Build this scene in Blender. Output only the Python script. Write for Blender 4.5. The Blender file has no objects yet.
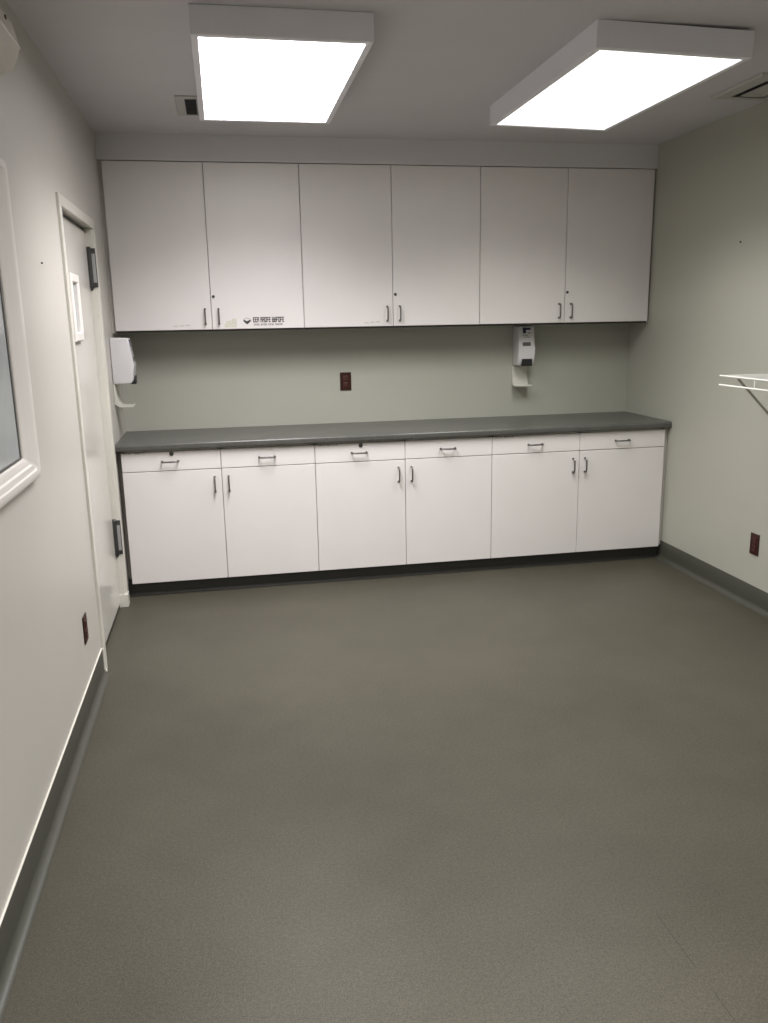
import bpy, bmesh, math, random
from mathutils import Vector, Matrix
C = bpy.context.scene.collection
random.seed(4)
W = 3.41; ZC = 2.622; YN = -6.5          # room width, ceiling height, near wall
# ------------------------------------------------------------------ camera
cam = bpy.data.cameras.new('camera'); camo = bpy.data.objects.new('camera', cam); C.objects.link(camo)
cam.sensor_fit = 'VERTICAL'; cam.sensor_height = 36; cam.lens = 825.67*36/1023; cam.clip_start = 0.05
R_ = (0.98201407, -0.18799178, -0.01753468); U_ = (0.05928884, 0.21886347, 0.97395257); F_ = (0.17925737, 0.95747474, -0.22607283)
camo.matrix_world = Matrix(((R_[0], U_[0], -F_[0], 0.6362), (R_[1], U_[1], -F_[1], -5.44), (R_[2], U_[2], -F_[2], 1.5757), (0, 0, 0, 1)))
bpy.context.scene.camera = camo
# ------------------------------------------------------------------ light and exposure
SPREAD = 130                              # beam spread in degrees of the prismatic diffusers
#            watts, diffuser radiance, tint
LAMPS = {'left': (39.0, 6.0, (1.0, 0.97, 0.99)), 'right': (24.5, 1.7, (1.0, 0.995, 0.955)),
         'rear_left': (50.0, 4.0, (1.0, 0.97, 0.98)), 'rear_right': (22.0, 2.0, (1.0, 0.985, 0.97))}
vs = bpy.context.scene.view_settings
vs.view_transform = 'Standard'; vs.look = 'None'; vs.gamma = 1; vs.use_curve_mapping = False; vs.exposure = 0.0
wd = bpy.data.worlds.new('world'); bpy.context.scene.world = wd; wd.use_nodes = True
wd.node_tree.nodes['Background'].inputs[0].default_value = (0.5, 0.5, 0.5, 1)
wd.node_tree.nodes['Background'].inputs[1].default_value = 0.0

# ------------------------------------------------------------------ materials
def mat(name, col, rough=0.5, metal=0.0, noise=None, bump=None, spec=0.5, rvar=None, coat=0.0):
    """noise=(scale, amount) varies the colour; bump=(scale, strength); rvar=(scale, amount) varies the gloss"""
    m = bpy.data.materials.new(name); m.use_nodes = True
    nt = m.node_tree; b = nt.nodes['Principled BSDF']
    b.inputs['Base Color'].default_value = (*col, 1); b.inputs['Roughness'].default_value = rough
    b.inputs['Metallic'].default_value = metal; b.inputs['Specular IOR Level'].default_value = spec
    b.inputs['Coat Weight'].default_value = coat
    tc = nt.nodes.new('ShaderNodeTexCoord')
    def noise_node(scale, detail=4):
        n = nt.nodes.new('ShaderNodeTexNoise'); n.inputs['Scale'].default_value = scale; n.inputs['Detail'].default_value = detail
        nt.links.new(tc.outputs['Object'], n.inputs['Vector']); return n
    if noise:
        layers = noise if isinstance(noise, list) else [noise]
        prev = None
        for sc, am in layers:
            n = noise_node(sc); mx = nt.nodes.new('ShaderNodeMix'); mx.data_type = 'RGBA'; mx.blend_type = 'MULTIPLY'
            mx.inputs[0].default_value = 1.0
            rp = nt.nodes.new('ShaderNodeMapRange'); rp.inputs[1].default_value = 0.3; rp.inputs[2].default_value = 0.7
            rp.inputs[3].default_value = 1-am; rp.inputs[4].default_value = 1+am
            nt.links.new(n.outputs['Fac'], rp.inputs[0])
            if prev is None: mx.inputs[6].default_value = (*col, 1)
            else: nt.links.new(prev, mx.inputs[6])
            nt.links.new(rp.outputs[0], mx.inputs[7]); prev = mx.outputs[2]
        nt.links.new(prev, b.inputs['Base Color'])
    if rvar:
        n = noise_node(rvar[0], 2); rp = nt.nodes.new('ShaderNodeMapRange')
        rp.inputs[1].default_value = 0.3; rp.inputs[2].default_value = 0.7
        rp.inputs[3].default_value = rough-rvar[1]; rp.inputs[4].default_value = rough+rvar[1]
        nt.links.new(n.outputs['Fac'], rp.inputs[0]); nt.links.new(rp.outputs[0], b.inputs['Roughness'])
    if bump:
        n = noise_node(bump[0]); bp = nt.nodes.new('ShaderNodeBump'); bp.inputs['Strength'].default_value = bump[1]; bp.inputs['Distance'].default_value = 0.002
        nt.links.new(n.outputs['Fac'], bp.inputs['Height']); nt.links.new(bp.outputs[0], b.inputs['Normal'])
    return m
M = {}
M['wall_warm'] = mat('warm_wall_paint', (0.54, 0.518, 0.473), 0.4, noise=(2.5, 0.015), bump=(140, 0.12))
M['wall'] = mat('wall_paint', (0.412, 0.412, 0.355), 0.4, noise=(2.5, 0.015), bump=(140, 0.12))
M['ceiling'] = mat('ceiling_paint', (0.61, 0.59, 0.605), 0.75, noise=(3, 0.02), bump=(160, 0.12))
M['floor'] = mat('floor_vinyl', (0.066, 0.0608, 0.0455), 0.42, noise=[(260, 0.32), (95, 0.12), (1.3, 0.10), (7, 0.04)], bump=(300, 0.08), rvar=(1.1, 0.05), spec=0.17)
M['cove'] = mat('cove_vinyl', (0.055, 0.055, 0.043), 0.42, noise=(260, 0.15))
M['black_base'] = mat('black_vinyl', (0.038, 0.038, 0.035), 0.45, noise=(60, 0.1))
M['trim'] = mat('white_gloss_trim', (0.72, 0.70, 0.63), 0.3, noise=(4, 0.02))
M['frame'] = mat('door_frame_enamel', (0.66, 0.64, 0.575), 0.28, noise=(4, 0.02))
M['door'] = mat('door_enamel', (0.66, 0.635, 0.585), 0.16, noise=(5, 0.015), bump=(8, 0.05))
M['window_trim'] = mat('window_trim_white', (0.80, 0.765, 0.72), 0.3, noise=(4, 0.02))
M['pane'] = mat('frosted_pane', (0.50, 0.525, 0.53), 0.14, noise=(1.4, 0.2))
M['laminate'] = mat('white_laminate', (0.76, 0.725, 0.71), 0.38, noise=(2.2, 0.025))
M['carcass'] = mat('cabinet_carcass', (0.60, 0.575, 0.54), 0.5, noise=(5, 0.03))
M['soffit'] = mat('soffit_paint', (0.67, 0.655, 0.67), 0.5, noise=(3, 0.02))
M['counter'] = mat('charcoal_laminate', (0.085, 0.084, 0.076), 0.33, noise=[(180, 0.3), (9, 0.08)])
M['steel'] = mat('brushed_nickel', (0.21, 0.20, 0.19), 0.32, 0.9, noise=(90, 0.1))
M['hinge'] = mat('hinge_steel', (0.36, 0.36, 0.36), 0.45, 0.2, noise=(50, 0.1))
M['dark_steel'] = mat('dark_hinge_steel', (0.07, 0.07, 0.068), 0.4, 0.6, noise=(50, 0.1))
M['black'] = mat('black_plastic', (0.012, 0.012, 0.014), 0.35, noise=(40, 0.1))
M['dgrey'] = mat('dark_grey_plastic', (0.09, 0.09, 0.085), 0.4, noise=(40, 0.1))
M['brown'] = mat('brown_bakelite', (0.035, 0.009, 0.008), 0.28, noise=(30, 0.1))
M['brown_face'] = mat('brown_receptacle', (0.07, 0.022, 0.02), 0.3, noise=(30, 0.1))
M['white_plastic'] = mat('white_plastic', (0.66, 0.645, 0.65), 0.33, noise=(6, 0.02))
M['ivory_plastic'] = mat('ivory_plastic', (0.56, 0.555, 0.49), 0.35, noise=(6, 0.02))
M['unit'] = mat('aged_white_plastic', (0.60, 0.56, 0.50), 0.35, noise=(6, 0.03))
M['housing'] = mat('lamp_housing_enamel', (0.84, 0.825, 0.87), 0.45, noise=(5, 0.02))
M['vent'] = mat('vent_enamel', (0.46, 0.45, 0.42), 0.5, noise=(5, 0.02))
M['vent_dark'] = mat('vent_duct_dark', (0.03, 0.029, 0.028), 0.8, noise=(5, 0.1))
M['louver'] = mat('grey_louver_enamel', (0.22, 0.215, 0.22), 0.5, noise=(5, 0.02))
M['wire'] = mat('white_wire_coating', (0.80, 0.79, 0.76), 0.3, noise=(9, 0.02))
M['brace'] = mat('grey_brace', (0.30, 0.29, 0.25), 0.45, noise=(9, 0.05))
M['under_shade'] = mat('painted_under_shade', (0.045, 0.04, 0.034), 0.7, noise=(120, 0.2))  # near-black colour for the shadow line under the wall cabinets
M['ink'] = mat('black_ink', (0.03, 0.029, 0.028), 0.6, noise=(300, 0.3))
M['grey_ink'] = mat('worn_grey_ink', (0.17, 0.16, 0.15), 0.6, noise=(300, 0.3))
M['tape'] = mat('tape_residue', (0.64, 0.62, 0.53), 0.6, noise=(120, 0.06))
M['chip'] = mat('chipped_laminate', (0.26, 0.235, 0.21), 0.7, noise=(200, 0.35))
M['navy'] = mat('navy_print', (0.02, 0.02, 0.055), 0.4, noise=(80, 0.1))
for key, (watts, glow, tint) in LAMPS.items():
    lm = bpy.data.materials.new('lit_diffuser'); lm.use_nodes = True
    b = lm.node_tree.nodes['Principled BSDF']
    b.inputs['Base Color'].default_value = (0.85, 0.85, 0.85, 1); b.inputs['Roughness'].default_value = 0.5
    b.inputs['Emission Color'].default_value = (*tint, 1); b.inputs['Emission Strength'].default_value = glow
    M['lamp_'+key] = lm

# thin welded seam in the sheet vinyl of the floor
nt = M['floor'].node_tree; b = nt.nodes['Principled BSDF']
src = b.inputs['Base Color'].links[0].from_socket
tc = nt.nodes.new('ShaderNodeTexCoord'); sp = nt.nodes.new('ShaderNodeSeparateXYZ'); nt.links.new(tc.outputs['Object'], sp.inputs[0])
def mth(op, a, c):
    n = nt.nodes.new('ShaderNodeMath'); n.operation = op
    for k, v in enumerate((a, c)):
        if hasattr(v, 'links'): nt.links.new(v, n.inputs[k])
        elif v is not None: n.inputs[k].default_value = v
    return n.outputs[0]
line = mth('LESS_THAN', mth('ABSOLUTE', mth('SUBTRACT', sp.outputs[0], 1.694), None), 0.0014)
wn = nt.nodes.new('ShaderNodeTexNoise'); wn.inputs['Scale'].default_value = 5; nt.links.new(tc.outputs['Object'], wn.inputs['Vector'])
line = mth('MULTIPLY', line, mth('MULTIPLY', mth('GREATER_THAN', wn.outputs['Fac'], 0.5), 0.45))
line = mth('MULTIPLY', line, mth('LESS_THAN', sp.outputs[1], -3.2))
mx = nt.nodes.new('ShaderNodeMix'); mx.data_type = 'RGBA'; nt.links.new(line, mx.inputs[0]); nt.links.new(src, mx.inputs[6]); mx.inputs[7].default_value = (0.02, 0.019, 0.016, 1)
nt.links.new(mx.outputs[2], b.inputs['Base Color'])

# ------------------------------------------------------------------ mesh helpers
def box(bm, x0, x1, y0, y1, z0, z1, bev=0.0, seg=2):
    t = bmesh.new()
    bmesh.ops.create_cube(t, size=1)
    for v in t.verts:
        v.co = ((x0+x1)/2+v.co.x*(x1-x0), (y0+y1)/2+v.co.y*(y1-y0), (z0+z1)/2+v.co.z*(z1-z0))
    if bev: bmesh.ops.bevel(t, geom=list(t.edges), offset=bev, segments=seg, profile=0.5, affect='EDGES')
    merge(bm, t); return bm
def merge(bm, t):
    me = bpy.data.meshes.new('tmp'); t.to_mesh(me); t.free(); bm.from_mesh(me); bpy.data.meshes.remove(me)
def tube(bm, pts, r, n=8, closed=False):
    pts = [Vector(p) for p in pts]; rings = []
    for i, p in enumerate(pts):
        a = pts[max(i-1, 0)]; c = pts[min(i+1, len(pts)-1)]
        d = (c-a).normalized()
        s = Vector((0, 0, 1)) if abs(d.z) < 0.9 else Vector((1, 0, 0))
        u = d.cross(s).normalized(); w = u.cross(d).normalized()
        rings.append([bm.verts.new(p+u*r*math.cos(2*math.pi*k/n)+w*r*math.sin(2*math.pi*k/n)) for k in range(n)])
    for a, c in zip(rings, rings[1:]):
        for k in range(n): bm.faces.new((a[k], a[(k+1) % n], c[(k+1) % n], c[k]))
    bm.faces.new(rings[0][::-1]); bm.faces.new(rings[-1]); return bm
def cyl(bm, c, axis, r, h, n=20, r2=None):
    """cylinder from c along axis for h"""
    c = Vector(c); d = Vector(axis).normalized()
    s = Vector((0, 0, 1)) if abs(d.z) < 0.9 else Vector((1, 0, 0))
    u = d.cross(s).normalized(); w = u.cross(d).normalized(); r2 = r if r2 is None else r2
    A = [bm.verts.new(c+(u*math.cos(2*math.pi*k/n)+w*math.sin(2*math.pi*k/n))*r) for k in range(n)]
    B = [bm.verts.new(c+d*h+(u*math.cos(2*math.pi*k/n)+w*math.sin(2*math.pi*k/n))*r2) for k in range(n)]
    for k in range(n): bm.faces.new((A[k], A[(k+1) % n], B[(k+1) % n], B[k]))
    bm.faces.new(A[::-1]); bm.faces.new(B); return bm
def prism(bm, prof, fn, a, b):
    """closed profile [(p,q)] swept from a to b; fn(p,q,t) -> xyz"""
    A = [bm.verts.new(fn(p, q, a)) for p, q in prof]; B = [bm.verts.new(fn(p, q, b)) for p, q in prof]
    n = len(prof)
    for k in range(n): bm.faces.new((A[k], A[(k+1) % n], B[(k+1) % n], B[k]))
    bm.faces.new(A[::-1]); bm.faces.new(B); return bm
def obj(name, bm, m, parent=None, smooth=False, loc=None):
    bmesh.ops.recalc_face_normals(bm, faces=bm.faces)
    me = bpy.data.meshes.new(name); bm.to_mesh(me); bm.free(); me.materials.append(M[m])
    if smooth:
        for f in me.polygons: f.use_smooth = True
        try: me.set_sharp_from_angle(angle=math.radians(35))
        except Exception: pass
    o = bpy.data.objects.new(name, me); C.objects.link(o)
    if parent: o.parent = parent
    if loc: o.location = loc
    return o
def struct(name, bm, m, parent=None, label=None, smooth=False):
    o = obj(name, bm, m, parent, smooth)
    if not parent: o['kind'] = 'structure'
    if label: o['label'] = label
    return o
def tag(o, label, cat, group=None):
    o['label'] = label; o['category'] = cat
    if group: o['group'] = group
    return o
def thing(name, label, cat, loc=(0, 0, 0), group=None):
    o = bpy.data.objects.new(name, None); C.objects.link(o); o.location = loc; o.empty_display_size = 0.1
    return tag(o, label, cat, group)
def dup(root, loc, label, rotz=0):
    """copy of a thing with copies of its parts and sub-parts"""
    r = root.copy(); C.objects.link(r); r.location = loc; r['label'] = label; r.rotation_euler = (0, 0, rotz)
    for ch in list(root.children):
        c = ch.copy(); C.objects.link(c); c.parent = r
        for g in list(ch.children):
            d = g.copy(); C.objects.link(d); d.parent = c
    return r
B = bmesh.new

# ------------------------------------------------------------------ the room
T = 0.14
bm = box(B(), -T, W+T, YN-T, T, -0.1, 0.0)
struct('floor', bm, 'floor', label='dark grey sheet vinyl floor')
struct('ceiling', box(B(), -T, W+T, YN-T, T, ZC, ZC+0.1), 'ceiling', label='flat grey painted ceiling')
struct('wall_back', box(B(), -T, W+T, 0, T, 0, ZC), 'wall', label='pale green grey wall behind the counter')
struct('wall_right', box(B(), W, W+T, YN, 0, 0, ZC), 'wall', label='pale green grey wall on the right')
struct('wall_front', box(B(), -T, W+T, YN-T, YN, 0, ZC), 'wall')
# left wall with the door opening and the window opening
DY0, DY1, DZ = -1.640, -0.735, 2.080       # rough opening of the door
WY0, WY1, WZ0, WZ1 = -3.90, -2.744, 1.174, 1.985
bm = B()
box(bm, -T, 0, DY1, 0, 0, ZC); box(bm, -T, 0, DY0, DY1, DZ, ZC); box(bm, -T, 0, WY1, DY0, 0, ZC)
box(bm, -T, 0, WY0, WY1, 0, WZ0); box(bm, -T, 0, WY0, WY1, WZ1, ZC); box(bm, -T, 0, YN, WY0, 0, ZC)
struct('wall_left', bm, 'wall_warm', label='pale wall on the left with the door and window')

# coved vinyl base
def cove_profile(h, r=0.030, t=0.005):
    pr = [(0, 0), (0, h), (t*0.6, h), (t, h-0.004)]
    for k in range(9):
        a = math.pi/2*k/8
        pr.append((t+r-r*math.cos(a), r-r*math.sin(a)+0.001*(k == 8)))
    pr.append((t+r, 0)); return pr
cp = cove_profile(0.121)
bm = prism(B(), cp, lambda p, q, t: (p, t, q), YN, -1.69)
struct('baseboard_left', bm, 'cove', smooth=True, label='dark grey coved base on the left wall')
bm = prism(B(), cp, lambda p, q, t: (W-p, t, q), YN, -0.5535)
struct('baseboard_right', bm, 'cove', smooth=True, label='dark grey coved base on the right wall')
bm = box(B(), 0, 0.006, YN, -1.69, 0.121, 0.1255, 0.001)
struct('trim_1', bm, 'frame', label='thin white strip capping the left base')
# white end strip where the cove stops at the door frame
bm = B(); pp = [(p, q) for p, q in cp[2:-1]]
pp = pp[:-4]; n = len(pp)
for k in range(n-1):
    (a, c), (d, e) = pp[k], pp[k+1]
    v = [bm.verts.new((x+dx, y, z+dz)) for y in (-1.70, -1.686) for x, z, dx, dz in ((a, c, 0.001, 0), (d, e, 0.001, 0), (d, e, 0.006, 0.005), (a, c, 0.006, 0.005))]
    for q in ((0, 1, 2, 3), (4, 5, 6, 7), (0, 1, 5, 4), (1, 2, 6, 5), (2, 3, 7, 6), (3, 0, 4, 7)): bm.faces.new([v[i] for i in q])
struct('trim_2', bm, 'trim', label='white end strip of the left base beside the door frame')

# soffit over the wall cabinets
struct('trim_3', box(B(), 0, W, -0.270, 0, 2.480, ZC), 'soffit', label='grey boxed soffit above the wall cabinets')

# ------------------------------------------------------------------ door in the left wall
bm = B(); FP = 0.012
def uframe(bm, ya, yb, zt, w, x0, x1):
    """one closed U of jambs and head, outer size ya..yb x zt, face width w"""
    o = [(ya, 0), (ya, zt), (yb, zt), (yb, 0)]; n_ = [(ya+w, 0), (ya+w, zt-w), (yb-w, zt-w), (yb-w, 0)]
    V = {(k, i, x): bm.verts.new((x, *p)) for k, l in (('o', o), ('n', n_)) for i, p in enumerate(l) for x in (x0, x1)}
    for i in range(3):
        j = i+1
        for k in 'on': bm.faces.new((V[k, i, x0], V[k, j, x0], V[k, j, x1], V[k, i, x1]))
        for x in (x0, x1): bm.faces.new((V['o', i, x], V['o', j, x], V['n', j, x], V['n', i, x]))
    for i in (0, 3): bm.faces.new((V['o', i, x0], V['o', i, x1], V['n', i, x1], V['n', i, x0]))
t_ = B(); uframe(t_, -1.676, -0.690, 2.108, 0.046, 0.0003, FP)
bmesh.ops.bevel(t_, geom=[e for e in t_.edges if all(abs(v.co.x-FP) < 1e-5 for v in e.verts) and len({(v.co.y, v.co.z) for v in e.verts}) == 2 and len(e.link_faces) == 2], offset=0.003, segments=2, profile=0.5, affect='EDGES')
merge(bm, t_)
uframe(bm, DY0+0.0005, DY1-0.0005, DZ-0.0005, 0.0145, -T, 0.0002)
# door stops behind the leaf
t_ = B(); uframe(t_, DY0+0.0155, DY1-0.0155, DZ-0.0155, 0.014, -0.10, -0.078); merge(bm, t_)
struct('trim_4', bm, 'frame', label='cream enamelled metal door frame')
bm = box(B(), -0.0005, FP+0.004, DY1-0.02, -0.686, 0, 0.075, 0.002)
box(bm, -0.05, FP+0.004, DY1-0.021, DY1-0.016, 0, 0.075, 0.002)
struct('trim_5', bm, 'frame', label='cream block at the foot of the far door jamb')
dl = box(B(), -0.075, -0.030, DY0+0.019, DY1-0.019, 0.022, 2.048, 0.003)
door = struct('door_1', dl, 'door', label='off white flush door with a narrow window')
obj('bottom_gap_shade', box(B(), -0.072, -0.0315, DY0+0.020, DY1-0.020, 0.003, 0.022), 'black', door)  # black strip painting in the darkness of the gap under the door
obj('head_gap_shade', box(B(), -0.072, -0.036, DY0+0.020, DY1-0.020, 2.048, 2.0635), 'black', door)  # black strip standing in for the shaded gap above the leaf
vy0, vy1, vz0, vz1 = -1.440, -1.225, 1.505, 1.805; fw = 0.040
bm = B()
def rect_loop(o, x): return [bm.verts.new((x, y, z)) for y, z in ((vy0+o, vz0+o), (vy1-o, vz0+o), (vy1-o, vz1-o), (vy0+o, vz1-o))]
LL = [rect_loop(0, -0.0305), rect_loop(0, -0.014), rect_loop(0.004, -0.010), rect_loop(fw-0.006, -0.010), rect_loop(fw, -0.016), rect_loop(fw, -0.0305)]
for u, v in zip(LL, LL[1:]):
    for k in range(4): bm.faces.new((u[k], u[(k+1) % 4], v[(k+1) % 4], v[k]))
vf = obj('vision_frame', bm, 'window_trim', door)
obj('vision_pane', box(B(), -0.0305, -0.026, vy0+fw, vy1-fw, vz0+fw, vz1-fw), 'pane', vf)
for z0 in (1.772, 0.318):
    hy = DY1-0.018
    bm = B(); cyl(bm, (-0.021, hy, z0), (0, 0, 1), 0.013, 0.19, 20); cyl(bm, (-0.021, hy, z0-0.020), (0, 0, 1), 0.005, 0.020, 20, 0.013); cyl(bm, (-0.021, hy, z0+0.19), (0, 0, 1), 0.013, 0.010, 20, 0.007)
    box(bm, -0.022, 0.0112, DY1-0.0205, DY1-0.0145, z0-0.004, z0+0.192, 0.001)
    h = obj('hinge', bm, 'dark_steel', door, True)
    h['label'] = 'dark steel barrel hinge'
    bm = box(B(), -0.010, 0.0075, DY1-0.0225, DY1-0.020, z0+0.020, z0+0.165, 0.001)
    obj('hinge_plate', bm, 'hinge', h)

# ------------------------------------------------------------------ window in the left wall
bm = B()
def ring_frame(bm, y0, y1, z0, z1, w, x0, x1, rad):
    """moulded frame on the wall, softly rounded outside, stepping down to the pane"""
    def loop(o, r, x):
        pts = []; q = o*0.5
        for cy, cz, a0 in ((y1-r-o, z1-r-q, 0), (y0+r+o, z1-r-q, 90), (y0+r+o, z0+r+q, 180), (y1-r-o, z0+r+q, 270)):
            for k in range(7):
                a = math.radians(a0+90*k/6); pts.append((x, cy+r*math.cos(a), cz+r*math.sin(a)))
        return [bm.verts.new(p) for p in pts]
    L = [loop(0, rad, x0), loop(0, rad, x1*0.6), loop(0.005, rad, x1*0.86), loop(0.014, rad, x1), loop(w*0.36, rad*0.7, x1), loop(w*0.40, rad*0.6, x1*0.82), loop(w*0.62, rad*0.5, x1*0.78), loop(w*0.68, rad*0.4, x1*0.52), loop(w*0.93, rad*0.3, x1*0.44), loop(w, rad*0.2, x1*0.2), loop(w, rad*0.2, -0.03)]
    for a, c in zip(L, L[1:]):
        for k in range(len(a)): bm.faces.new((a[k], a[(k+1) % len(a)], c[(k+1) % len(a)], c[k]))
ring_frame(bm, -4.02, -2.577, 1.094, 2.068, 0.160, 0.0008, 0.022, 0.028)
win = struct('window_1', bm, 'window_trim', smooth=True, label='white framed window at the left edge')
bm = B()
for a, c, e, f in ((-3.852, -2.745, 1.176, 1.182), (-3.852, -2.745, 1.980, 1.986), (-2.745-0.010, -2.745, 1.182, 1.980)): box(bm, -0.006, 0.0025, a, c, e, f)
obj('window_gasket', bm, 'dgrey', win)
obj('window_pane', box(B(), -0.010, 0.0, -3.853, -2.7455, 1.1765, 1.9855), 'pane', win)

# ------------------------------------------------------------------ ceiling lights
def ceiling_light(key, x, y, label, tilt=0.0, drop=0.0):
    t = thing('ceiling_light', label, 'ceiling light', (x, y, ZC-0.0005-drop), 'ceiling lights')
    t.rotation_euler = (0, tilt, 0)
    hw, hl, hh, bd = 0.316, 0.625, 0.094, 0.022
    bm = B()
    bd2 = bd+0.004
    prism(bm, [(-hw, -hl), (hw, -hl), (hw, hl), (-hw, hl)], lambda p, q, z: (p, q, z), -0.03, -0.001)
    def rl(x, y, z): return [bm.verts.new(p) for p in ((-x, -y, z), (x, -y, z), (x, y, z), (-x, y, z))]
    LL = [rl(hw, hl, -0.03), rl(hw, hl, -hh+0.002), rl(hw-0.002, hl-0.002, -hh), rl(hw-bd, hl-bd2, -hh), rl(hw-bd, hl-bd2, -0.03)]
    for u, v in zip(LL, LL[1:]):
        for k in range(4): bm.faces.new((u[k], u[(k+1) % 4], v[(k+1) % 4], v[k]))
    bmesh.ops.remove_doubles(bm, verts=bm.verts, dist=1e-5)
    h = obj('housing', bm, 'housing', t)
    d = obj('diffuser', box(B(), -hw+bd-0.002, hw-bd+0.002, -hl+bd, hl-bd, -hh+0.004, -hh+0.012), 'lamp_'+key, t)
    d['label'] = 'glowing white diffuser panel'
    L = bpy.data.lights.new('lamp', 'AREA'); L.shape = 'RECTANGLE'; L.size = 2*(hw-bd)-0.01; L.size_y = 2*(hl-bd)-0.02
    L.energy = LAMPS[key][0]; L.spread = math.radians(SPREAD); L.color = LAMPS[key][2]
    lo = bpy.data.objects.new('lamp', L); C.objects.link(lo); lo.parent = t; lo.location = (0, 0, -hh+0.002)
    bm = B()
    for a in (-1, 1): tube(bm, [(a*(hw-bd-0.001), -hl+bd, -hh+0.001), (a*(hw-bd-0.001), hl-bd, -hh+0.001)], 0.003, 6)
    obj('diffuser_rail', bm, 'housing', t)
    return t
ceiling_light('left', 0.9045, -1.668, 'left ceiling light, glowing panel set square above the cabinets beside the small grille')
ceiling_light('right', 2.352, -1.712, 'right ceiling light, glowing panel sagging slightly from the ceiling near the square vent', 0.021, 0.0055)

# the same pair again over the near half of the room, above and behind the camera
ceiling_light('rear_left', 0.9065, -4.86, 'ceiling light over the near left part of the room, outside the frame')
ceiling_light('rear_right', 2.366, -4.88, 'ceiling light over the near right part of the room, outside the frame')

# ceiling vents
t = thing('ceiling_vent', 'small narrow ceiling grille against the side of the left light', 'vent', (0.527, -0.925, ZC-0.0005), 'ceiling vents')
bm = B(); x0, x1, y0, y1 = -0.048, 0.055, -0.185, 0.19
def rl4(a, c, d, e, z): return [bm.verts.new(p) for p in ((a, d, z), (c, d, z), (c, e, z), (a, e, z))]
LL = [rl4(x0, x1, y0, y1, 0), rl4(x0, x1, y0, y1, -0.004), rl4(x0+0.003, x1-0.002, y0+0.003, y1-0.003, -0.006), rl4(-0.004, 0.051, y0+0.04, y1-0.02, -0.006), rl4(-0.004, 0.051, y0+0.04, y1-0.02, -0.001)]
for u, v in zip(LL, LL[1:]):
    for k in range(4): bm.faces.new((u[k], u[(k+1) % 4], v[(k+1) % 4], v[k]))
obj('frame', bm, 'vent', t)
obj('backing', box(B(), -0.004, 0.05, y0+0.04, y1-0.02, -0.002, 0), 'vent_dark', t)
bm = B()
for k in range(12):
    yy = y0+0.052+k*0.0255
    prism(bm, [(yy, -0.0055), (yy+0.008, -0.002), (yy+0.010, -0.002), (yy+0.002, -0.0055)], lambda p, q, s: (s, p, q), -0.004, 0.05)
obj('louvers', bm, 'louver', t)
vx, vy = 3.228, -1.598
t = thing('ceiling_vent', 'square ceiling air diffuser at the right edge near the right wall', 'vent', (vx, vy, ZC-0.0005), 'ceiling vents')
def sq_ring(bm, a0, b0, a1, b1, z0, z1, th=0.004):
    """sloping square collar from half sizes a0,b0 at z0 to a1,b1 at z1"""
    def L(a, c, z): return [bm.verts.new(p) for p in ((-a, -c, z), (a, -c, z), (a, c, z), (-a, c, z))]
    l = [L(a0, b0, z0), L(a1, b1, z1), L(a1, b1, z1+th), L(a0, b0, z0+th)]
    for i in range(4):
        for k in range(4): bm.faces.new((l[i][k], l[i][(k+1) % 4], l[(i+1) % 4][(k+1) % 4], l[(i+1) % 4][k]))
bm = B(); sq_ring(bm, 0.158, 0.204, 0.150, 0.196, -0.004, -0.014); sq_ring(bm, 0.150, 0.196, 0.090, 0.140, -0.014, -0.018)
sq_ring(bm, 0.157, 0.203, 0.156, 0.202, -0.004, 0.0, 0.0002)
obj('frame', bm, 'vent', t)
obj('backing', box(B(), -0.10, 0.10, -0.15, 0.15, -0.006, -0.001), 'vent_dark', t)
bm = B(); sq_ring(bm, 0.060, 0.106, 0.036, 0.076, -0.021, -0.012, 0.003); box(bm, -0.037, 0.037, -0.077, 0.077, -0.012, -0.008)
obj('louvers', bm, 'vent', t)

# ------------------------------------------------------------------ base cabinets
bx = [0.0274, 0.5834, 1.1308, 1.6767, 2.2256, 2.8005, 3.3812]
ux = [0.0203, 0.5790, 1.1306, 1.6845, 2.2433, 2.8132, 3.3960]
def pull(length, vertical, parent, x, y, z):
    """wire D pull standing off the face at y, centred on x,z"""
    h = length/2; d = 0.028; r = 0.0050; P = []
    for s, u in ((-1, 0), (-1, 0.5), (-0.96, 0.85), (-0.86, 1.0), (-0.4, 1.08), (0, 1.1), (0.4, 1.08), (0.86, 1.0), (0.96, 0.85), (1, 0.5), (1, 0)):
        a = s*h; P.append((0, -u*d, a) if vertical else (a, -u*d, 0))
    bm = tube(B(), P, r, 8)
    for s in (-1, 1): cyl(bm, (0, 0, s*h) if vertical else (s*h, 0, 0), (0, -1, 0), 0.007, 0.003, 10)
    return obj('handle', bm, 'steel', parent, True, (x, y, z))
def lock(parent, x, y, z, r=0.010):
    bm = cyl(B(), (0, 0, 0), (0, -1, 0), r, 0.006, 18, r*0.85); box(bm, -0.0012, 0.0012, -0.0075, -0.005, -0.005, 0.005)
    return obj('lock', bm, 'dark_steel', parent, False, (x, y, z))
blabels = ['left white base cabinet nearest the door, under the left end of the dark counter',
           'middle white base cabinet under the dark counter, below the brown back wall outlet',
           'right white base cabinet under the dark counter, nearest the right wall']
FY = -0.6105
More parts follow.
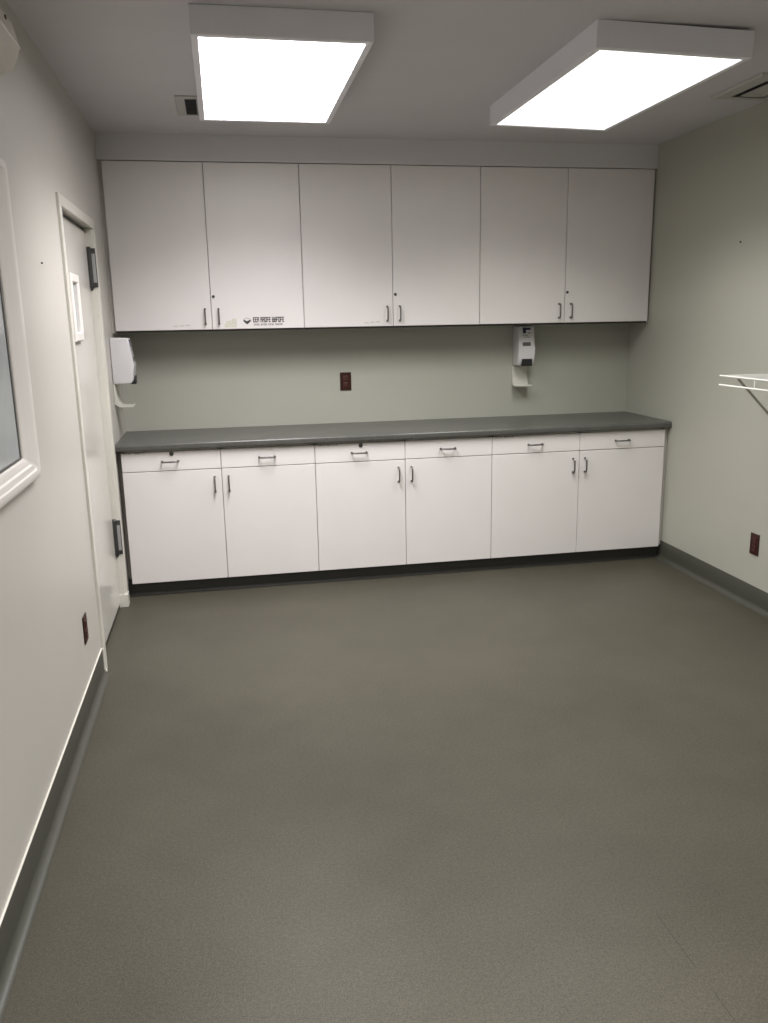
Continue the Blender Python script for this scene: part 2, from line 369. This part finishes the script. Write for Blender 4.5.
for i in range(3):
    x0, xm, x1 = bx[2*i], bx[2*i+1], bx[2*i+2]
    t = thing('base_cabinet', blabels[i], 'cabinet', ((x0+x1)/2, 0, 0), 'base cabinets')
    ox = (x0+x1)/2; X = lambda v: v-ox
    bm = B()
    a, c = X(x0)+0.001, X(x1)-0.001
    box(bm, a, a+0.018, FY+0.021, -0.003, 0.092, 0.874); box(bm, c-0.018, c, FY+0.021, -0.003, 0.092, 0.874)
    box(bm, X(xm)-0.012, X(xm)+0.012, FY+0.021, -0.02, 0.092, 0.874)
    box(bm, a, c, FY+0.021, -0.003, 0.092, 0.11); box(bm, a, c, -0.012, -0.003, 0.092, 0.874)
    box(bm, a, c, FY+0.021, FY+0.04, 0.74, 0.76); box(bm, a, c, FY+0.021, FY+0.04, 0.856, 0.874)
    obj('body', bm, 'carcass', t)
    obj('toe_kick', box(B(), a-0.0005, c+0.0005, -0.552, -0.536, 0.002, 0.092), 'black_base', t)
    for k, (p, q) in enumerate(((x0, xm), (xm, x1))):
        j = 2*i+k; g0 = 0.0016
        p, q = p+g0, q-g0
        d = obj('door', box(B(), X(p), X(q), FY, FY+0.02, 0.088, 0.7495, 0.0018), 'laminate', t)
        pull(0.086, True, d, X(xm)+(-0.042 if k == 0 else 0.038), FY, 0.660)
        w = obj('drawer', box(B(), X(p), X(q), FY, FY+0.02, 0.7535, 0.862, 0.0018), 'laminate', t)
        pull(0.090, False, w, X((p+q)/2)+(-0.008 if j < 5 else -0.005), FY, 0.806)
        if j in (0, 2): lock(w, X((p+q)/2)+0.002, FY, 0.849, 0.0125)
        if j in (0, 2, 4):      # worn edge along the top of the drawer front
            bm = B()
            for s in range(5):
                xs = X(p)+0.012+s*0.026+random.uniform(0, 0.01); hh = random.uniform(0.002, 0.005)
                box(bm, xs, xs+random.uniform(0.012, 0.024), FY-0.0006, FY+0.001, 0.8602-hh, 0.8605)
            obj('chipped_edge', bm, 'chip', w)
struct('trim_9', box(B(), 0.0005, 0.0265, -0.515, -0.003, 0.092, 0.873), 'carcass', label='narrow filler between the base cabinets and the left wall')
struct('trim_6', box(B(), 3.3825, W-0.0005, -0.585, -0.003, 0.092, 0.873), 'carcass', label='narrow filler between the base cabinets and the right wall')
bm = B(); cpk = [(p*0.5, q) for p, q in cove_profile(0.090, 0.02, 0.004)]
prism(bm, cpk, lambda p, q, t_: (t_, -0.5525-p, q), 0.005, W-0.0055)
struct('baseboard_back', bm, 'black_base', smooth=True, label='black coved base in the toe space of the base cabinets')

# countertop
bm = B(); pr = []
y0, y1, z0, z1 = -0.635, -0.001, 0.876, 0.914; r = 0.013
pr = [(y1, z0), (y1, z1)]
for k in range(7):
    a = math.pi/2+math.pi/2*k/6; pr.append((y0+r+r*math.cos(a), z1-r+r*math.sin(a)))
for k in range(5):
    a = math.pi+math.pi/2*k/4; pr.append((y0+0.006+0.006*math.cos(a), z0+0.006+0.006*math.sin(a)))
prism(bm, pr, lambda p, q, s: (s, p, q), 0.002, W-0.002)
tag(obj('countertop', bm, 'counter', None, True), 'long charcoal laminate countertop running over all the white base cabinets', 'countertop')

# ------------------------------------------------------------------ wall cabinets
ulabels = ['left white wall cabinet with black lettering on its right door, nearest the door',
           'middle white wall cabinet over the counter, hung between the other two',
           'right white wall cabinet above the wall dispenser, nearest the right wall']
UY = -0.2696; UZ0, UZ1 = 1.538, 2.4755
for i in range(3):
    x0, xm, x1 = ux[2*i], ux[2*i+1], ux[2*i+2]
    ox = (x0+x1)/2; X = lambda v: v-ox
    t = thing('wall_cabinet', ulabels[i], 'cabinet', (ox, 0, UZ0-0.012), 'wall cabinets'); oz = UZ0-0.012
    bm = B(); a, c = X(x0)+0.001, X(x1)-0.001
    box(bm, a, a+0.018, UY+0.021, -0.002, 0.013, 2.478-oz); box(bm, c-0.018, c, UY+0.021, -0.002, 0.013, 2.478-oz)
    box(bm, a, c, UY+0.021, -0.002, 0.013, 0.03); box(bm, a, c, UY+0.021, -0.002, 2.458-oz, 2.478-oz)
    box(bm, a, c, -0.012, -0.002, 0.013, 2.478-oz); box(bm, X(xm)-0.012, X(xm)+0.012, UY+0.021, -0.012, 0.013, 2.478-oz)
    obj('body', bm, 'carcass', t)
    obj('shade_strip', box(B(), a, c, UY+0.012, -0.003, 0.0005, 0.0115), 'under_shade', t)  # dark strip added as the shadow line below the doors
    for k, (p, q) in enumerate(((x0, xm), (xm, x1))):
        p, q = p+0.0016, q-0.0016
        d = obj('door', box(B(), X(p), X(q), UY, UY+0.02, UZ0-oz, UZ1-oz, 0.0018), 'laminate', t)
        pull(0.086, True, d, X(xm)+(-0.038 if k == 0 else 0.042), UY, 1.613-oz)
        if k == 1: lock(d, X(xm)+0.016, UY, 1.728-oz, 0.009)
        if i < 2 and k == 0:
            bm = B(); sx = X(p)+(0.33 if i == 0 else 0.37)
            for s in range(3): box(bm, sx+s*0.035, sx+s*0.035+0.028, UY-0.0005, UY+0.001, 1.556-oz+0.002*s, 1.564-oz+0.002*s)
            obj('tape_remnant', bm, 'carcass', d)
        if i == 0 and k == 1:
            d['label'] = 'door with black lettering along its bottom edge'
            # round mark and two lines of dense worn lettering
            zb, dx = 1.552-oz, X(0.0)
            bm = B()
            # round emblem: two curved wings over a point
            for s in range(11):
                u = -1+2*s/10; xx = dx+0.786+u*0.019
                ztop = zb+0.030+0.009*abs(u); zlo = zb+0.012+0.016*abs(u)**1.3
                box(bm, xx-0.0022, xx+0.0016, UY-0.0006, UY+0.001, zlo, ztop)
            for s in range(12):
                an = math.pi*s/11; box(bm, dx+0.786+0.021*math.cos(an)-0.0016, dx+0.786+0.021*math.cos(an)+0.0016, UY-0.0005, UY+0.001, zb+0.030+0.018*math.sin(an)-0.0014, zb+0.030+0.018*math.sin(an)+0.0014)
            def glyph(bm, x, z, w, h):
                s_ = w*0.36; f = random.choice('abcdef')
                box(bm, x, x+s_, UY-0.0006, UY+0.001, z, z+h)
                if f in 'abde': box(bm, x+w*0.72, x+w*0.98, UY-0.0006, UY+0.001, z, z+h)
                if f in 'acdf': box(bm, x, x+w*0.95, UY-0.0006, UY+0.001, z+h*0.8, z+h)
                if f in 'bcde': box(bm, x, x+w*0.95, UY-0.0006, UY+0.001, z, z+h*0.2)
                if f in 'aefc': box(bm, x, x+w*0.95, UY-0.0006, UY+0.001, z+h*0.42, z+h*0.6)
            x = dx+0.822; wd_ = [3, 5, 6]
            for nw in wd_:
                for s in range(nw): glyph(bm, x, zb+0.022, 0.0112, 0.031); x += 0.0124
                x += 0.007
            obj('lettering', bm, 'ink', d)
            bm = B(); x = dx+0.826
            for nw in (5, 6, 5, 7):
                for s in range(nw): glyph(bm, x, zb+0.004, 0.0055, 0.011); x += 0.0068
                x += 0.006
            obj('small_lettering', bm, 'grey_ink', d)
            bm = B()
            vv = [bm.verts.new((dx+x_, UY-0.0006, zb+z_)) for x_, z_ in ((0.648, -0.004), (0.722, -0.004), (0.724, 0.045), (0.700, 0.047), (0.694, 0.036), (0.662, 0.032))]
            f = bm.faces.new(vv); ex = bmesh.ops.extrude_face_region(bm, geom=[f])
            for e in ex['geom']:
                if isinstance(e, bmesh.types.BMVert): e.co.y += 0.0008
            obj('tape_residue', bm, 'tape', d)
struct('trim_7', box(B(), 0.0005, ux[0]-0.0015, -0.247, -0.002, UZ0-0.012, 2.4795), 'carcass', label='narrow filler between wall cabinets and left wall')
struct('trim_8', box(B(), ux[6]+0.001, W-0.0005, -0.247, -0.002, UZ0-0.012, 2.4795), 'carcass', label='narrow filler between wall cabinets and right wall')

# ------------------------------------------------------------------ dispensers with drip trays
def make_dispenser(label):
    """local: wall at y=0, front towards -y, base at z=0 (height 0.265)"""
    t = thing('soap_dispenser', label, 'dispenser', (0, 0, 0), 'wall dispensers')
    side = [(0, 0.265), (-0.098, 0.262), (-0.103, 0.258), (-0.122, 0.128), (-0.119, 0.120), (-0.119, 0.045), (-0.113, 0.020), (-0.098, 0.004), (0, 0.002)]
    bm = prism(B(), side, lambda p, q, s: (s, p, q), -0.056, 0.056)
    bmesh.ops.bevel(bm, geom=[e for e in bm.edges if abs(abs(e.verts[0].co.x)-0.056) < 1e-4 and abs(e.verts[0].co.x-e.verts[1].co.x) < 1e-4], offset=0.008, segments=3, profile=0.5, affect='EDGES')
    body = obj('body', bm, 'white_plastic', t, True)
    bm = B(); box(bm, -0.034, 0.038, -0.1275, -0.095, 0.000, 0.048, 0.005)
    obj('push_lever', bm, 'black', t)
    bm = B()      # sight window and printed label on the sloping front
    def fy(z): return -0.103-0.019*(0.258-z)/0.130 if z > 0.128 else -0.120
    def slab(bm, xa, xb, za, zb):
        v = [bm.verts.new((x, fy(z)+o, z)) for o in (-0.0012, 0.002) for x, z in ((xa, za), (xb, za), (xb, zb), (xa, zb))]
        for q in ((0, 1, 2, 3), (4, 5, 6, 7), (0, 1, 5, 4), (1, 2, 6, 5), (2, 3, 7, 6), (3, 0, 4, 7)): bm.faces.new([v[i] for i in q])
    slab(bm, -0.030, 0.026, 0.132, 0.156); obj('sight_window', bm, 'dgrey', t)
    bm = B(); slab(bm, -0.026, -0.004, 0.214, 0.252); slab(bm, -0.004, 0.028, 0.236, 0.250)
    obj('label_print', bm, 'navy', t)
    bm = B(); slab(bm, 0.006, 0.028, 0.214, 0.220); slab(bm, -0.026, 0.012, 0.200, 0.205); slab(bm, -0.022, 0.024, 0.188, 0.192)
    obj('small_print', bm, 'grey_ink', t)
    return t
def make_tray(label):
    """back plate bent forward into a shallow tray; local wall at y=0, tray underside at z=0"""
    t = thing('drip_tray', label, 'tray', (0, 0, 0), 'drip trays')
    pr = [(0, 0.134), (-0.006, 0.134), (-0.008, 0.120), (-0.012, 0.07), (-0.022, 0.03), (-0.036, 0.012), (-0.06, 0.008), (-0.094, 0.008), (-0.098, 0.014), (-0.102, 0.014), (-0.104, 0.004), (-0.100, 0.0), (-0.03, 0.0), (-0.010, 0.012), (0, 0.02)]
    bm = prism(B(), pr, lambda p, q, s: (s, p, q), -0.054, 0.054)
    obj('tray', bm, 'ivory_plastic', t, True)
    bm = B()
    for xx in (-0.028, -0.008): box(bm, xx, xx+0.003, -0.0115, -0.004, 0.07, 0.131)
    obj('rib', bm, 'ivory_plastic', t)
    return t
d1 = make_dispenser('white dispenser with black lever on the back wall below the right wall cabinet'); d1.location = (2.619, -0.001, 1.258)
k1 = make_tray('small white drip tray on the back wall below the dispenser'); k1.location = (2.611, -0.001, 1.119)
d2 = dup(d1, (0.001, -0.385, 1.238), 'white dispenser seen side-on beside the door frame on the left wall', math.pi/2)
k2 = dup(k1, (0.001, -0.385, 1.108), 'white drip tray on the left wall beside the door frame', math.pi/2)

# ------------------------------------------------------------------ outlets
def make_outlet(label):
    """local: wall at y=0, front towards -y, centred"""
    t = thing('wall_outlet', label, 'outlet', (0, 0, 0), 'brown wall outlets')
    bm = box(B(), -0.037, 0.037, -0.006, 0, -0.059, 0.059, 0.003)
    obj('cover_plate', bm, 'brown', t)
    for s in (-1, 1):
        bm = box(B(), -0.0165, 0.0165, -0.008, -0.005, s*0.0215-0.0165, s*0.0215+0.0165, 0.004)
        rc = obj('receptacle', bm, 'brown_face', t)
        bm = B()
        for xx in (-0.007, 0.006): box(bm, xx, xx+0.002, -0.0085, -0.0075, s*0.0215-0.002, s*0.0215+0.008)
        cyl(bm, (0, -0.0078, s*0.0215-0.009), (0, -1, 0), 0.0025, 0.0007, 10)
        obj('slots', bm, 'black', rc)
    obj('screw', cyl(B(), (0, -0.006, 0), (0, -1, 0), 0.003, 0.001, 12), 'brown_face', t)
    return t
o1 = make_outlet('brown wall outlet on the back wall above the counter'); o1.location = (1.413, -0.0005, 1.186)
o2 = dup(o1, (W-0.0005, -1.562, 0.353), 'brown wall outlet low on the right wall below the wire shelf', -math.pi/2)
o3 = dup(o1, (0.0005, -2.025, 0.348), 'brown wall outlet low on the left wall beside the door', math.pi/2)

# ------------------------------------------------------------------ wire shelf on the right wall
sx, sy0, sy1, sz = W-0.305, -1.595, -3.30, 1.270
t = thing('wire_shelf', 'white wire shelf with a double front rail on the right wall', 'shelf', (sx, sy0, sz))
bm = tube(B(), [(0, 0, 0), (0, sy1-sy0, 0)], 0.0045, 10); tube(bm, [(0, 0, -0.046), (0, sy1-sy0, -0.046)], 0.0045, 10)
obj('front_rail', bm, 'wire', t, True)
for k in range(5): obj('rail_post', tube(B(), [(0, -0.29-0.30*k, 0), (0, -0.29-0.30*k, -0.046)], 0.0042, 8), 'wire', t, True)
bm = B()
for k in range(68): tube(bm, [(0, -0.004-0.0253*k, 0.001), (0.303, -0.004-0.0253*k, 0.001)], 0.0014, 5)
obj('deck_wires', bm, 'wire', t, True)
bm = tube(B(), [(0.299, 0, -0.003), (0.299, sy1-sy0, -0.003)], 0.003, 8); tube(bm, [(0.15, 0, -0.003), (0.15, sy1-sy0, -0.003)], 0.003, 8)
obj('back_rail', bm, 'wire', t, True)
for yy in (-0.150, -0.86, -1.55):
    bm = B()
    prism(bm, [(-0.006, -0.004), (0.006, -0.004), (0.006, 0.004), (-0.006, 0.004)], lambda p, q, s: (s[0]+q*0.65, p+yy, s[1]+q*0.75), (0.002, -0.006), (0.302, -0.300))
    box(bm, 0.298, 0.3045, yy-0.010, yy+0.010, -0.33, -0.285)
    obj('brace', bm, 'brace', t)

# ------------------------------------------------------------------ unit near the ceiling on the left wall
ux_, uy, uz = 0.0, -2.68, 2.345
t = thing('wall_unit', 'white rounded wall unit near the ceiling at the top left edge', 'wall unit', (0.001, uy, uz))
pr = [(0, 0.075), (0.085, 0.075), (0.105, 0.060), (0.118, 0.004), (0.120, 0.0), (0.116, -0.006), (0.110, -0.026), (0.094, -0.052), (0.062, -0.070), (0, -0.074)]
bm = B(); L = []
for yy, s in ((0.0, 0.72), (-0.006, 0.86), (-0.018, 0.95), (-0.035, 1.0), (-0.80, 1.0)):
    L.append([bm.verts.new((p*s if p > 0.001 else 0, yy, q*(0.9+0.1*s) if q < 0 else q*s)) for p, q in pr])
for a, c in zip(L, L[1:]):
    for k in range(len(pr)): bm.faces.new((a[k], a[(k+1) % len(pr)], c[(k+1) % len(pr)], c[k]))
bm.faces.new(L[0]); bm.faces.new(L[-1][::-1])
obj('shell', bm, 'unit', t, True)
obj('screw', cyl(B(), (0.108, -0.14, 0.045), (1, 0, 0.2), 0.006, 0.004, 12), 'dark_steel', t)
bm = tube(B(), [(0.1165, -0.036, 0.0), (0.1205, -0.80, 0.0)], 0.0035, 8)
obj('edge_highlight', bm, 'window_trim', t, True)  # paler tube painting the highlight along the front edge

# nails left in the walls
tag(obj('nail', cyl(B(), (0.0005, -2.117, 1.800), (1, 0, 0), 0.0035, 0.006, 10), 'dark_steel'), 'small dark nail in the left wall between window and door', 'nail', 'nails in the walls')
tag(obj('nail', cyl(B(), (W-0.0005, -1.222, 1.951), (-1, 0, 0), 0.0045, 0.006, 10), 'dark_steel'), 'small dark nail high in the right wall above the wire shelf', 'nail', 'nails in the walls')
